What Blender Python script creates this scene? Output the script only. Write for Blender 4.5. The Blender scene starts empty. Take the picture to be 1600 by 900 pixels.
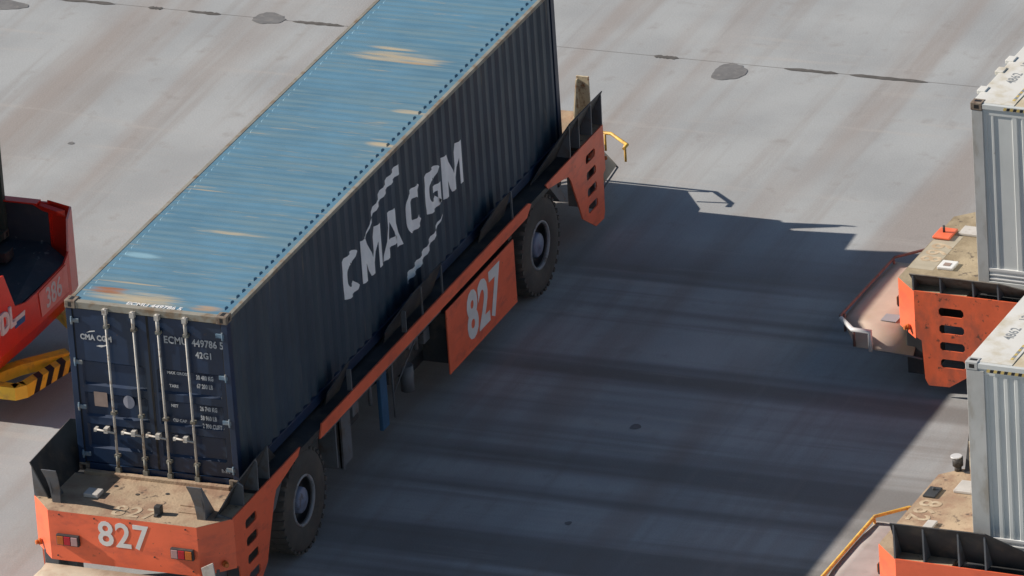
import bpy, bmesh, math, random
from math import radians as R, sin, cos, pi
from mathutils import Vector, Matrix
random.seed(7)
D = bpy.data
scene = bpy.context.scene
C = scene.collection

# ------------------------------------------------------------------ camera, sky, sun, exposure
cam_d = D.cameras.new('camera'); cam = D.objects.new('camera', cam_d); C.objects.link(cam)
cam.location = (-93.13763, -45.73983, 50.64953)
cam.rotation_euler = (R(65.80074), R(3.53856), R(-68.21532))
cam_d.sensor_width = 36; cam_d.lens = 12964.65 / 1600 * 36
cam_d.clip_start = 1; cam_d.clip_end = 6000
scene.camera = cam

SUN = Vector((0.24, -1.738, -1.0)).normalized()          # travel direction of the light
w = D.worlds.new('World'); scene.world = w; w.use_nodes = True
nt = w.node_tree; bg = nt.nodes['Background']
sky = nt.nodes.new('ShaderNodeTexSky'); sky.sky_type = 'NISHITA'; sky.sun_disc = False
sky.sun_elevation = math.asin(-SUN.z); sky.sun_rotation = math.atan2(-SUN.x, -SUN.y)
sky.air_density = 1.0; sky.dust_density = 0.3; sky.ozone_density = 0.7
nt.links.new(sky.outputs[0], bg.inputs[0]); bg.inputs[1].default_value = 0.055
sd = D.lights.new('sun', 'SUN'); sd.energy = 4.6; sd.angle = R(0.5); sd.color = (1.0, 0.90, 0.79)
so = D.objects.new('sun', sd); C.objects.link(so)
so.rotation_euler = SUN.to_track_quat('-Z', 'Y').to_euler(); so.location = (0, 40, 30)
scene.view_settings.view_transform = 'Standard'; scene.view_settings.look = 'None'
scene.view_settings.exposure = 0.55; scene.view_settings.gamma = 1; scene.view_settings.use_curve_mapping = False

# ------------------------------------------------------------------ materials
def mat(name, col, rough=0.6, var=0.18, nscale=3.0, dirt=None, damt=0.0, dscale=2.0, dstretch=(1, 1, 1), metal=0.0,
        bump=0.0, bscale=60, spec=0.5, dirt2=None, d2amt=0.0, d2scale=8.0, d2stretch=(1, 1, 1), soft=0.12):
    m = D.materials.new(name); m.use_nodes = True; t = m.node_tree; n = t.nodes; l = t.links
    b = n['Principled BSDF']; b.inputs['Roughness'].default_value = rough; b.inputs['Metallic'].default_value = metal
    b.inputs['Specular IOR Level'].default_value = spec
    tc = n.new('ShaderNodeTexCoord')
    def noise(scale, stretch=(1, 1, 1), detail=6, rgh=0.6):
        mp = n.new('ShaderNodeMapping'); mp.inputs['Scale'].default_value = stretch
        l.new(tc.outputs['Object'], mp.inputs[0])
        t2 = n.new('ShaderNodeTexNoise'); t2.inputs['Scale'].default_value = scale
        t2.inputs['Detail'].default_value = detail; t2.inputs['Roughness'].default_value = rgh
        l.new(mp.outputs[0], t2.inputs['Vector']); return t2.outputs['Fac']
    def ramp(f, a, b_):
        mr = n.new('ShaderNodeMapRange'); mr.interpolation_type = 'SMOOTHSTEP'
        mr.inputs[1].default_value = a; mr.inputs[2].default_value = b_; l.new(f, mr.inputs[0]); return mr.outputs[0]
    def mix(f, a, c, blend='MIX'):
        mx = n.new('ShaderNodeMix'); mx.data_type = 'RGBA'; mx.blend_type = blend
        if isinstance(f, float): mx.inputs[0].default_value = f
        else: l.new(f, mx.inputs[0])
        for s, v in ((6, a), (7, c)):
            if isinstance(v, tuple): mx.inputs[s].default_value = (*v[:3], 1)
            else: l.new(v, mx.inputs[s])
        return mx.outputs[2]
    lo = tuple(c * (1 - var) for c in col); hi = tuple(min(1, c * (1 + var)) for c in col)
    out = mix(ramp(noise(nscale), .3, .7), lo, hi)
    if dirt: out = mix(ramp(noise(dscale, dstretch), .5 + (0.5 - damt) * .5 - soft, .5 + (0.5 - damt) * .5 + soft), out, dirt)
    if dirt2: out = mix(ramp(noise(d2scale, d2stretch), .5 + (0.5 - d2amt) * .5 - .05, .5 + (0.5 - d2amt) * .5 + .05), out, dirt2)
    l.new(out, b.inputs['Base Color'])
    rr = n.new('ShaderNodeMapRange'); rr.inputs[3].default_value = max(.05, rough - .12); rr.inputs[4].default_value = min(1, rough + .12)
    l.new(noise(nscale * 2.3), rr.inputs[0]); l.new(rr.outputs[0], b.inputs['Roughness'])
    if bump:
        bp = n.new('ShaderNodeBump'); bp.inputs['Strength'].default_value = bump; bp.inputs['Distance'].default_value = .02
        l.new(noise(bscale), bp.inputs['Height']); l.new(bp.outputs[0], b.inputs['Normal'])
    m['ctx'] = 0
    return m

RUST = (0.16, 0.065, 0.03); DUST = (0.34, 0.27, 0.2)
M = {}
M['orange'] = mat('orange_paint', (0.86, 0.158, 0.070), .45, .08, 1.5, (0.62, 0.12, 0.065), .3, 2.0, (1, 1, 2.5), dirt2=(0.2, .07, .04), d2amt=.12, d2scale=14)
M['orange_worn'] = mat('orange_worn', (0.80, 0.15, 0.06), .5, .12, 2, (0.5, 0.12, 0.065), .36, 3, (1, 1, .6), dirt2=(0.12, .06, .04), d2amt=.19, d2scale=9)
M['red'] = mat('red_paint', (0.74, 0.035, 0.015), .35, .08, 1.5, (0.6, .035, .02), .3, 2)
M['red_faded'] = mat('red_paint_faded', (0.85, 0.30, 0.26), .5, .08, 2, (0.7, .14, .11), .3, 2)
M['deck'] = mat('deck_dusty', (0.40, 0.30, 0.20), .85, .16, 1.6, (0.30, 0.19, 0.125), .42, 2.5, dirt2=(0.13, .095, .07), d2amt=.2, d2scale=7, bump=.4, bscale=25)
M['deck_olive'] = mat('deck_dusty_grey', (0.33, 0.27, 0.18), .85, .16, 1.6, (0.24, 0.19, 0.12), .42, 2.5, dirt2=(0.1, .08, .06), d2amt=.2, d2scale=7, bump=.4, bscale=25)
M['steel_dark'] = mat('dark_steel', (0.035, 0.037, 0.04), .6, .3, 2, (0.09, 0.075, 0.06), .3, 3)
M['steel_mid'] = mat('grey_steel', (0.13, 0.14, 0.155), .5, .2, 2, (0.1, .08, .065), .3, 4)
M['steel_bar'] = mat('galvanised_bar', (0.52, 0.50, 0.46), .45, .15, 6, (0.2, .13, .08), .25, 12)
M['rubber'] = mat('tyre_rubber', (0.065, 0.06, 0.056), .85, .15, 3, (0.10, 0.085, 0.07), .35, 2.5, bump=.2)
M['rim'] = mat('rim_grey', (0.26, 0.27, 0.29), .5, .15, 4, (0.1, .07, .05), .3, 6)
M['hub'] = mat('hub_blue_grey', (0.17, 0.2, 0.29), .5, .15, 4, (0.07, .06, .06), .25, 8)
M['navy'] = mat('navy_paint', (0.009, 0.026, 0.066), .42, .25, 1.2, (0.016, 0.03, 0.054), .3, 1.5, (1, 1, .25), dirt2=(0.1, .06, .04), d2amt=.08, d2scale=12)
M['navy_side'] = mat('navy_side_paint', (0.027, 0.052, 0.080), .5, .14, 1.0, (0.046, 0.070, 0.090), .3, 2.0, (1, 1, .12), dirt2=(0.12, .12, .115), d2amt=.13, d2scale=4, d2stretch=(3.5, 1, .14), bump=.6, bscale=1.3)
M['rail_tan'] = mat('rail_worn', (0.26, 0.25, 0.21), .6, .15, 2, (0.2, .14, .085), .35, 5)
M['casting'] = mat('corner_casting_worn', (0.21, 0.17, 0.13), .65, .25, 9, (0.12, .07, .045), .35, 14)
M['white_paint'] = mat('white_lettering', (0.70, 0.70, 0.69), .6, .06, 4)
M['letter_side'] = mat('wall_lettering', (0.84, 0.86, 0.88), .6, .06, 3)
M['cream_faded'] = mat('faded_cream_lettering', (0.50, 0.41, 0.29), .8, .12, 5, (0.40, .30, .2), .5, 9)
M['plate'] = mat('pale_plate', (0.5, 0.48, 0.45), .6, .08, 4, (0.35, .3, .25), .25, 6)
M['blue_plate'] = mat('blue_steel', (0.03, 0.10, 0.20), .5, .15, 3)
M['black'] = mat('black_paint', (0.012, 0.012, 0.013), .6, .2, 3)
M['yellow'] = mat('yellow_paint', (0.92, 0.55, 0.04), .45, .1, 3, (0.55, .32, .06), .3, 5)
M['yellow_rail'] = mat('yellow_rail_paint', (0.76, 0.47, 0.08), .45, .12, 3, (0.4, .25, .08), .3, 9)
M['rim_brown'] = mat('rim_brown_steel', (0.17, 0.10, 0.09), .6, .2, 3, (0.1, .07, .06), .3, 9)
M['silver'] = mat('silver_tape', (0.6, 0.6, 0.6), .35, .1, 5)
M['tray_pink'] = mat('tray_faded_pink', (0.47, 0.37, 0.30), .8, .08, 1.5, (0.44, .34, .22), .4, 1.6)
M['tray_cream'] = mat('tray_dusty_cream', (0.45, 0.40, 0.31), .8, .1, 1.5, (0.34, .27, .2), .35, 2.5)
M['reefer_side'] = mat('grey_wall_paint', (0.60, 0.63, 0.62), .4, .05, .8, (0.50, .53, .52), .3, 1.4, (1, 1, .3), dirt2=(.16, .14, .12), d2amt=.06, d2scale=6)
M['reefer_post'] = mat('grey_post_paint', (0.46, 0.47, 0.46), .5, .1, 2, (0.33, .31, .27), .35, 4, (1, 1, .4))
M['reefer_rib'] = mat('pale_rib_paint', (0.70, 0.71, 0.70), .45, .06, 2)
M['reefer_roof'] = mat('white_roof_paint', (0.70, 0.70, 0.66), .5, .05, 1, (0.55, .5, .38), .3, 2.2)
M['reefer_cream'] = mat('cream_roof_paint', (0.68, 0.62, 0.48), .55, .06, 1, (0.5, .42, .28), .3, 2.2)
M['grey_print'] = mat('grey_print', (0.25, 0.27, 0.28), .6, .1, 8)
M['warn_yellow'] = mat('warning_yellow', (0.55, 0.42, 0.14), .6, .15, 8)
M['green_dark'] = mat('dark_green_paint', (0.012, 0.028, 0.022), .45, .2, 1.5, (0.02, .035, .03), .3, 1.5)
M['bed_dark'] = mat('dark_bed', (0.035, 0.05, 0.065), .7, .2, 1.2, (0.06, .075, .085), .35, 2.5, dirt2=(.2, .22, .23), d2amt=.14, d2scale=7)
def translucent(name, col, k):
    m = mat(name, col, .8, .08, 1.5, tuple(c * .9 for c in col), .4, 2); t = m.node_tree
    tr = t.nodes.new('ShaderNodeBsdfTranslucent'); tr.inputs[0].default_value = (*col, 1); mx = t.nodes.new('ShaderNodeMixShader'); mx.inputs[0].default_value = k
    t.links.new(t.nodes['Principled BSDF'].outputs[0], mx.inputs[1]); t.links.new(tr.outputs[0], mx.inputs[2]); t.links.new(mx.outputs[0], t.nodes['Material Output'].inputs[0]); return m
M['skirt_pink'] = translucent('skirt_faded_pink', (0.55, 0.44, 0.42), .45)
M['skirt_cream'] = translucent('skirt_dusty_cream', (0.42, 0.38, 0.31), .3)
M['amber'] = mat('amber_lens', (0.50, 0.13, 0.02), .25, .05, 9)
M['redlens'] = mat('red_lens', (0.42, 0.012, 0.025), .25, .05, 9)
M['clear'] = mat('clear_lens', (0.42, 0.26, 0.26), .25, .05, 9)
M['paint_grey'] = mat('pale_paint_ground', (0.38, 0.34, 0.26), .8, .1, 3)
M['grey_mark'] = mat('grey_mark', (0.33, 0.34, 0.4), .7, .08, 8)
M['bracket_worn'] = mat('worn_bracket', (0.2, 0.2, 0.17), .6, .2, 8, (.12, .09, .06), .35, 12)
M['grey_sheet'] = mat('grey_sheet', (0.30, 0.31, 0.33), .6, .05, 4)
M['steel_dusty'] = mat('dusty_steel', (0.16, 0.145, 0.125), .7, .2, 3, (.1, .07, .05), .35, 5)
M['tray_grey'] = mat('tray_dusty_grey', (0.36, 0.325, 0.31), .8, .1, 1.5, (0.30, .27, .25), .35, 2.5)
M['red_lit'] = mat('red_paint_lit_tone', (0.88, 0.42, 0.38), .5, .06, 2, (0.8, .3, .26), .3, 2)  # red of the corner strip with light on it painted into the colour
M['door_print'] = mat('door_print', (0.42, 0.44, 0.46), .6, .1, 6)
M['hinge_blue'] = mat('worn_blue_hinge', (0.12, 0.2, 0.28), .6, .15, 8, (.25, .25, .24), .4, 9)
M['lamp_maroon'] = mat('maroon_lamp', (0.10, 0.015, 0.02), .4, .2, 6)
M['green_post'] = mat('worn_green_post', (0.06, 0.09, 0.07), .6, .2, 4)
M['hatch_orange'] = mat('bright_orange_hatch', (0.80, 0.16, 0.07), .5, .08, 5, (0.6, .2, .12), .25, 6)
M['sticker'] = mat('brown_sticker', (0.28, 0.21, 0.18), .7, .1, 9)
M['flag_blue'] = mat('flag_blue', (0.03, 0.12, 0.32), .5, .1, 9)
M['rust'] = mat('rusty_cream', (0.62, 0.54, 0.38), .7, .1, 4, RUST, .36, 8, (1, 1, .6), dirt2=(.3, .13, .05), d2amt=.3, d2scale=12)

# the faded blue roof sheet with rust streaks running across it
def roof_material():
    m = mat('faded_blue_roof', (0.087, 0.205, 0.30), .6, .12, .9, (0.120, 0.220, 0.280), .45, 1.3, (9, .5, 1), dirt2=(0.22, .26, .26), d2amt=.20, d2scale=1.3, d2stretch=(14, .9, 1), soft=.1)
    t = m.node_tree; n = t.nodes; l = t.links; b = n['Principled BSDF']
    src = b.inputs['Base Color'].links[0].from_socket
    tc = n.new('ShaderNodeTexCoord'); sp = n.new('ShaderNodeSeparateXYZ'); l.new(tc.outputs['Object'], sp.inputs[0])
    def math_(op, a, c=None):
        q = n.new('ShaderNodeMath'); q.operation = op
        for i, v in enumerate((a, c)):
            if v is None: continue
            if isinstance(v, (int, float)): q.inputs[i].default_value = v
            else: l.new(v, q.inputs[i])
        return q.outputs[0]
    def blob(cx, cy, rx, ry):   # soft patch
        dx = math_('DIVIDE', math_('SUBTRACT', sp.outputs[0], cx), rx); dy = math_('DIVIDE', math_('SUBTRACT', sp.outputs[1], cy), ry)
        s = math_('ADD', math_('MULTIPLY', dx, dx), math_('MULTIPLY', dy, dy))
        return math_('SUBTRACT', 1.0, math_('MINIMUM', s, 1.0))
    mp = n.new('ShaderNodeMapping'); mp.inputs['Scale'].default_value = (11, .9, 1); l.new(tc.outputs['Object'], mp.inputs[0])
    ns = n.new('ShaderNodeTexNoise'); ns.inputs['Scale'].default_value = 1.6; ns.inputs['Detail'].default_value = 5; l.new(mp.outputs[0], ns.inputs['Vector'])
    ns2 = n.new('ShaderNodeTexNoise'); ns2.inputs['Scale'].default_value = 6; ns2.inputs['Detail'].default_value = 6; l.new(mp.outputs[0], ns2.inputs['Vector'])
    cur = src
    for (cx, cy, rx, ry, col, th) in BLOBS:
        f = math_('MULTIPLY', blob(cx, cy, rx, ry), math_('ADD', ns.outputs[0], .35))
        mr = n.new('ShaderNodeMapRange'); mr.interpolation_type = 'SMOOTHSTEP'; mr.inputs[1].default_value = th; mr.inputs[2].default_value = th + .45; l.new(f, mr.inputs[0])
        mx = n.new('ShaderNodeMix'); mx.data_type = 'RGBA'; l.new(mr.outputs[0], mx.inputs[0]); l.new(cur, mx.inputs[6]); mx.inputs[7].default_value = (*col, 1)
        cur = mx.outputs[2]
    l.new(cur, b.inputs['Base Color'])
    return m
TAN = (0.40, 0.35, 0.25)
BLOBS = [(3.05, .0, .26, 1.35, TAN, .42), (2.9, -.35, .12, .7, (0.45, .30, .15), .50), (3.35, .2, .07, .8, TAN, .5), (-5.75, .25, .36, 1.2, TAN, .44), (-5.6, .75, .22, .5, (0.30, .12, .05), .5), (-5.3, .6, .08, .9, TAN, .42),
         (-5.85, -.8, .2, .5, (0.40, .27, .16), .55), (1.2, -.95, .10, .5, TAN, .42), (.0, -1.0, .12, .45, TAN, .42), (-2.1, .8, .07, .7, TAN, .45), (-3.4, -.2, .06, .9, TAN, .5), (-4.4, .8, .12, .5, (.2, .36, .45), .45)]
M['roof'] = roof_material()

def ground_material():
    m = D.materials.new('concrete'); m.use_nodes = True; t = m.node_tree; n = t.nodes; l = t.links; b = n['Principled BSDF']
    tc = n.new('ShaderNodeTexCoord')
    def noise(scale, stretch, detail=5, rot=0, rgh=.55):
        mp = n.new('ShaderNodeMapping'); mp.inputs['Scale'].default_value = stretch; mp.inputs['Rotation'].default_value = (0, 0, rot)
        l.new(tc.outputs['Object'], mp.inputs[0]); x = n.new('ShaderNodeTexNoise'); x.inputs['Scale'].default_value = scale
        x.inputs['Detail'].default_value = detail; x.inputs['Roughness'].default_value = rgh; l.new(mp.outputs[0], x.inputs['Vector']); return x.outputs['Fac']
    def ramp(f, a, c, lo=0, hi=1):
        mr = n.new('ShaderNodeMapRange'); mr.interpolation_type = 'SMOOTHSTEP'
        for i, v in ((1, a), (2, c), (3, lo), (4, hi)): mr.inputs[i].default_value = v
        l.new(f, mr.inputs[0]); return mr.outputs[0]
    def mix(f, a, c, blend='MIX'):
        mx = n.new('ShaderNodeMix'); mx.data_type = 'RGBA'; mx.blend_type = blend
        if isinstance(f, (int, float)): mx.inputs[0].default_value = f
        else: l.new(f, mx.inputs[0])
        for s, v in ((6, a), (7, c)):
            if isinstance(v, tuple): mx.inputs[s].default_value = (*v, 1)
            else: l.new(v, mx.inputs[s])
        return mx.outputs[2]
    def mth(op, a, c=None):
        q = n.new('ShaderNodeMath'); q.operation = op
        for i, v in enumerate((a, c)):
            if v is None: continue
            if isinstance(v, (int, float)): q.inputs[i].default_value = v
            else: l.new(v, q.inputs[i])
        return q.outputs[0]
    sp = n.new('ShaderNodeSeparateXYZ'); l.new(tc.outputs['Object'], sp.inputs[0])
    col = mix(ramp(noise(.55, (1, 1, 1), 6), .3, .7), (0.325, 0.342, 0.352), (0.392, 0.412, 0.42))
    # tyre lanes along x (left and far part of the yard)
    col = mix(ramp(noise(1.0, (.045, .62, 1), 4, -.06), .46, .66, 0, .75), col, (0.30, 0.266, 0.246))
    col = mix(ramp(noise(1.0, (.10, 1.7, 1), 5, -.06), .5, .72, 0, .5), col, (0.275, 0.246, 0.226))
    # tyre lanes along y, on the near right part
    lane = mth('MULTIPLY', ramp(sp.outputs[1], 1.0, -3.0), ramp(sp.outputs[0], 13.5, 11.0))
    bands = ramp(noise(1.0, (.70, .03, 1), 3, .03), .45, .6)
    col = mix(mth('MULTIPLY', mth('MULTIPLY', bands, lane), .8), col, (0.175, 0.168, 0.162))
    fine = ramp(noise(1.0, (2.3, .09, 1), 5, .03), .48, .7)
    col = mix(mth('MULTIPLY', mth('MULTIPLY', fine, lane), .5), col, (0.19, 0.17, 0.155))
    # narrow crossing wheel tracks, tyre-wide, at slight angles
    for rot, th, k in ((.22, .60, .35), (-.5, .62, .3), (1.25, .62, .3)):
        col = mix(ramp(noise(1.0, (.05, 1.5, 1), 4, rot), th, th + .08, 0, k), col, (0.265, 0.25, 0.24))
    # light short scuffs across, broom marks, stains, specks
    col = mix(ramp(noise(1.0, (3.2, .25, 1), 5, .03), .56, .75, 0, .4), col, (0.43, 0.41, 0.39))
    col = mix(ramp(noise(2.2, (1, 1, 1), 7), .55, .78, 0, .55), col, (0.25, 0.235, 0.225))
    col = mix(ramp(noise(9, (1, 1, 1), 5, rgh=.7), .68, .76, 0, .5), col, (0.2, 0.19, 0.18))
    col = mix(ramp(noise(40, (1, 1, 1), 4), .35, .7), mix(1.0, col, (.9, .9, .9), 'MULTIPLY'), col)
    l.new(col, b.inputs['Base Color']); b.inputs['Roughness'].default_value = .85; b.inputs['Specular IOR Level'].default_value = .3
    bp = n.new('ShaderNodeBump'); bp.inputs['Strength'].default_value = .12; bp.inputs['Distance'].default_value = .02
    l.new(noise(25, (1, 1, 1), 5), bp.inputs['Height']); l.new(bp.outputs[0], b.inputs['Normal'])
    return m
M['ground'] = ground_material()
M['patch'] = mat('asphalt_patch', (0.15, 0.152, 0.155), .9, .12, 4, (0.2, .195, .19), .3, 9)
M['joint'] = mat('joint_tar', (0.09, 0.085, 0.08), .9, .2, 6)
M['joint_pale'] = mat('joint_line', (0.26, 0.25, 0.24), .9, .1, 6)

# ------------------------------------------------------------------ mesh helpers
def tag(o, label=None, cat=None, group=None, kind=None):
    if label: o['label'] = label
    if cat: o['category'] = cat
    if group: o['group'] = group
    if kind: o['kind'] = kind
    return o
def empty(name, loc=(0, 0, 0), rz=0):
    o = D.objects.new(name, None); C.objects.link(o); o.location = loc; o.rotation_euler = (0, 0, rz); o.empty_display_size = .3; return o

class MB:
    def __init__(s): s.bm = bmesh.new()
    def box(s, x0, x1, y0, y1, z0, z1, mi=0):
        x0, x1 = min(x0, x1), max(x0, x1); y0, y1 = min(y0, y1), max(y0, y1); z0, z1 = min(z0, z1), max(z0, z1)
        v = [s.bm.verts.new(p) for p in ((x0, y0, z0), (x1, y0, z0), (x1, y1, z0), (x0, y1, z0), (x0, y0, z1), (x1, y0, z1), (x1, y1, z1), (x0, y1, z1))]
        for f in ((0, 3, 2, 1), (4, 5, 6, 7), (0, 1, 5, 4), (1, 2, 6, 5), (2, 3, 7, 6), (3, 0, 4, 7)):
            q = s.bm.faces.new([v[i] for i in f]); q.material_index = mi
        return s
    def hull(s, a, b, mi=0):
        """two equal-length loops of 3-D points joined into a closed solid"""
        va = [s.bm.verts.new(p) for p in a]; vb = [s.bm.verts.new(p) for p in b]; n = len(a)
        fs = [s.bm.faces.new(list(reversed(va))), s.bm.faces.new(vb)]
        for i in range(n):
            fs.append(s.bm.faces.new((va[i], va[(i + 1) % n], vb[(i + 1) % n], vb[i])))
        for f in fs: f.material_index = mi
        return s
    def prism(s, poly, axis, a, b, mi=0):
        def P(p, c): return {'x': (c, p[0], p[1]), 'y': (p[0], c, p[1]), 'z': (p[0], p[1], c)}[axis]
        return s.hull([P(p, a) for p in poly], [P(p, b) for p in poly], mi)
    def tube(s, pts, r, n=8, mi=0, caps=True):
        pts = [Vector(p) for p in pts]; rings = []
        for i, p in enumerate(pts):
            d = (pts[min(i + 1, len(pts) - 1)] - pts[max(i - 1, 0)]).normalized()
            up = Vector((0, 0, 1)) if abs(d.z) < .95 else Vector((1, 0, 0))
            a = d.cross(up).normalized(); b_ = a.cross(d)
            k = 1.0
            if 0 < i < len(pts) - 1:
                k = 1 / max(.5, cos((pts[i] - pts[i - 1]).angle(pts[i + 1] - pts[i]) / 2))
            rings.append([s.bm.verts.new(p + (a * cos(2 * pi * j / n) * k + b_ * sin(2 * pi * j / n)) * r) for j in range(n)])
        for i in range(len(rings) - 1):
            for j in range(n):
                f = s.bm.faces.new((rings[i][j], rings[i][(j + 1) % n], rings[i + 1][(j + 1) % n], rings[i + 1][j])); f.material_index = mi; f.smooth = True
        if caps:
            s.bm.faces.new(rings[0]).material_index = mi; s.bm.faces.new(list(reversed(rings[-1]))).material_index = mi
        return s
    def lathe(s, prof, cx, cz, n=48, mi=0, closed=False):
        """profile of (y, r) turned about an axis along y through (cx, cz)"""
        rings = [[s.bm.verts.new((cx + r * cos(2 * pi * j / n), y, cz + r * sin(2 * pi * j / n))) for j in range(n)] for y, r in prof]
        m = len(rings); rng = range(m if closed else m - 1)
        for i in rng:
            for j in range(n):
                f = s.bm.faces.new((rings[i][j], rings[(i + 1) % m][j], rings[(i + 1) % m][(j + 1) % n], rings[i][(j + 1) % n])); f.material_index = mi; f.smooth = True
        if not closed:
            s.bm.faces.new(rings[0]).material_index = mi; s.bm.faces.new(list(reversed(rings[-1]))).material_index = mi
        return s
    def xf(s, mtx): bmesh.ops.transform(s.bm, matrix=mtx, verts=s.bm.verts); return s
    def build(s, name, mats, parent=None, bevel=0.0, label=None):
        bmesh.ops.recalc_face_normals(s.bm, faces=s.bm.faces)
        if bevel:
            es = [e for e in s.bm.edges if len(e.link_faces) == 2 and e.calc_face_angle(0) > .6]
            bmesh.ops.bevel(s.bm, geom=es, offset=bevel, segments=2, affect='EDGES', profile=.5, clamp_overlap=True)
        me = D.meshes.new(name); s.bm.to_mesh(me); s.bm.free()
        for m in (mats if isinstance(mats, (list, tuple)) else [mats]): me.materials.append(M[m] if isinstance(m, str) else m)
        o = D.objects.new(name, me); C.objects.link(o)
        if parent: o.parent = parent
        if label: o['label'] = label
        return o

def plate_with_holes(outer, holes, axis, a, b):
    """a plate cut from a sheet, with real holes; outer and holes are 2-D loops"""
    mb = MB(); bm = mb.bm
    def P(p, c): return {'x': (c, p[0], p[1]), 'y': (p[0], c, p[1]), 'z': (p[0], p[1], c)}[axis]
    edges = []
    for loop in [outer] + holes:
        vs = [bm.verts.new(P(p, a)) for p in loop]
        for i in range(len(vs)): edges.append(bm.edges.new((vs[i], vs[(i + 1) % len(vs)])))
    bmesh.ops.triangle_fill(bm, use_beauty=True, use_dissolve=False, edges=edges)
    r = bmesh.ops.extrude_face_region(bm, geom=list(bm.faces))
    dv = Vector(P((0, 0), b)) - Vector(P((0, 0), a))
    bmesh.ops.translate(bm, vec=dv, verts=[v for v in r['geom'] if isinstance(v, bmesh.types.BMVert)])
    return mb

def lettering(name, s, size, m, parent, origin, right, up, bold=0.0, wscale=1.0, depth=.0015, spacing=1.0, align='CENTER', shear=0.0):
    cu = D.curves.new('lettering', 'FONT'); cu.body = s; cu.size = size; cu.offset = bold; cu.extrude = depth; cu.resolution_u = 3
    cu.align_x = align; cu.align_y = 'CENTER'; cu.space_character = spacing; cu.shear = shear
    tmp = D.objects.new('tmp', cu); C.objects.link(tmp)
    bpy.context.view_layer.update()
    me = D.meshes.new_from_object(tmp.evaluated_get(bpy.context.evaluated_depsgraph_get()))
    D.objects.remove(tmp); D.curves.remove(cu)
    r = Vector(right).normalized(); u = Vector(up).normalized(); nrm = r.cross(u)
    mt = Matrix(((r.x * wscale, u.x, nrm.x, origin[0]), (r.y * wscale, u.y, nrm.y, origin[1]), (r.z * wscale, u.z, nrm.z, origin[2]), (0, 0, 0, 1)))
    me.transform(mt); me.name = name; me.materials.clear(); me.materials.append(M[m])
    o = D.objects.new(name, me); C.objects.link(o); o.parent = parent; return o

# ------------------------------------------------------------------ ground
gb = MB(); vs = [gb.bm.verts.new(p) for p in ((-2500, -2500, 0), (2500, -2500, 0), (2500, 2500, 0), (-2500, 2500, 0))]; gb.bm.faces.new(vs)
tag(gb.build('ground', 'ground'), kind='structure')

def sheet(name, loops, m, z=.004):
    b = MB()
    for lp in loops: b.bm.faces.new([b.bm.verts.new((x, y, z)) for x, y in lp])
    o = b.build(name, m); tag(o, kind='structure')
    for p in o.data.polygons:
        if p.normal.z < 0: p.flip()
    return o
def blob2(cx, cy, rx, ry, n=26, jag=.12, peak=None):
    out = []
    for i in range(n):
        a = 2 * pi * i / n; k = 1 + random.uniform(-jag, jag) * .6 + .08 * sin(3 * a + cx)
        out.append((cx + rx * k * cos(a), cy + ry * k * sin(a)))
    return out
def ragged(x0, x1, y0, y1, n=14, j=.5):
    """thin ragged strip running along y"""
    w2 = (x1 - x0) / 2; cx = (x0 + x1) / 2; a = []; b_ = []
    for i in range(n + 1):
        y = y0 + (y1 - y0) * i / n; e = min(1, min(i, n - i) / 2 + .15)
        a.append((cx - w2 * e * random.uniform(1 - j, 1), y)); b_.append((cx + w2 * e * random.uniform(1 - j, 1), y))
    return a + b_[::-1]
for nm, lp in (('patch', blob2(19.46, 6.88, .24, .27)), ('patch', blob2(19.10, -1.2, .34, .27)), ('patch', blob2(19.0, 11.5, .22, .5))):
    sheet('asphalt_repair', [lp], nm, .006)
sheet('yard_joint', [[(19.445, -60), (19.455, -60), (19.455, 60), (19.445, 60)]], 'joint_pale', .004)
sheet('joint_filler', [ragged(19.37, 19.50, a, b) for a, b in ((5.55, 6.45), (7.72, 8.3), (8.75, 9.0), (9.6, 10.8), (-.22, .20), (-2.9, -2.0), (-4.4, -3.1), (-12, -8))], 'joint', .007)
sheet('oil_spot', [blob2(6.47, -4.47, .09, .08), blob2(3.27, -4.69, .06, .05), blob2(12.4, 9.6, .06, .05), blob2(14.0, 7.9, .05, .05), blob2(10.9, 8.3, .05, .05), blob2(15.2, 2.6, .08, .06), blob2(11.0, 7.35, .06, .06)], 'patch', .006)

# ------------------------------------------------------------------ transport vehicle (flat automated carrier)
H0 = 1.65
def rrect(x0, x1, z0, z1, c=.035):
    return [(x0 + c, z0), (x1 - c, z0), (x1, z0 + c), (x1, z1 - c), (x1 - c, z1), (x0 + c, z1), (x0, z1 - c), (x0, z0 + c)]

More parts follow.
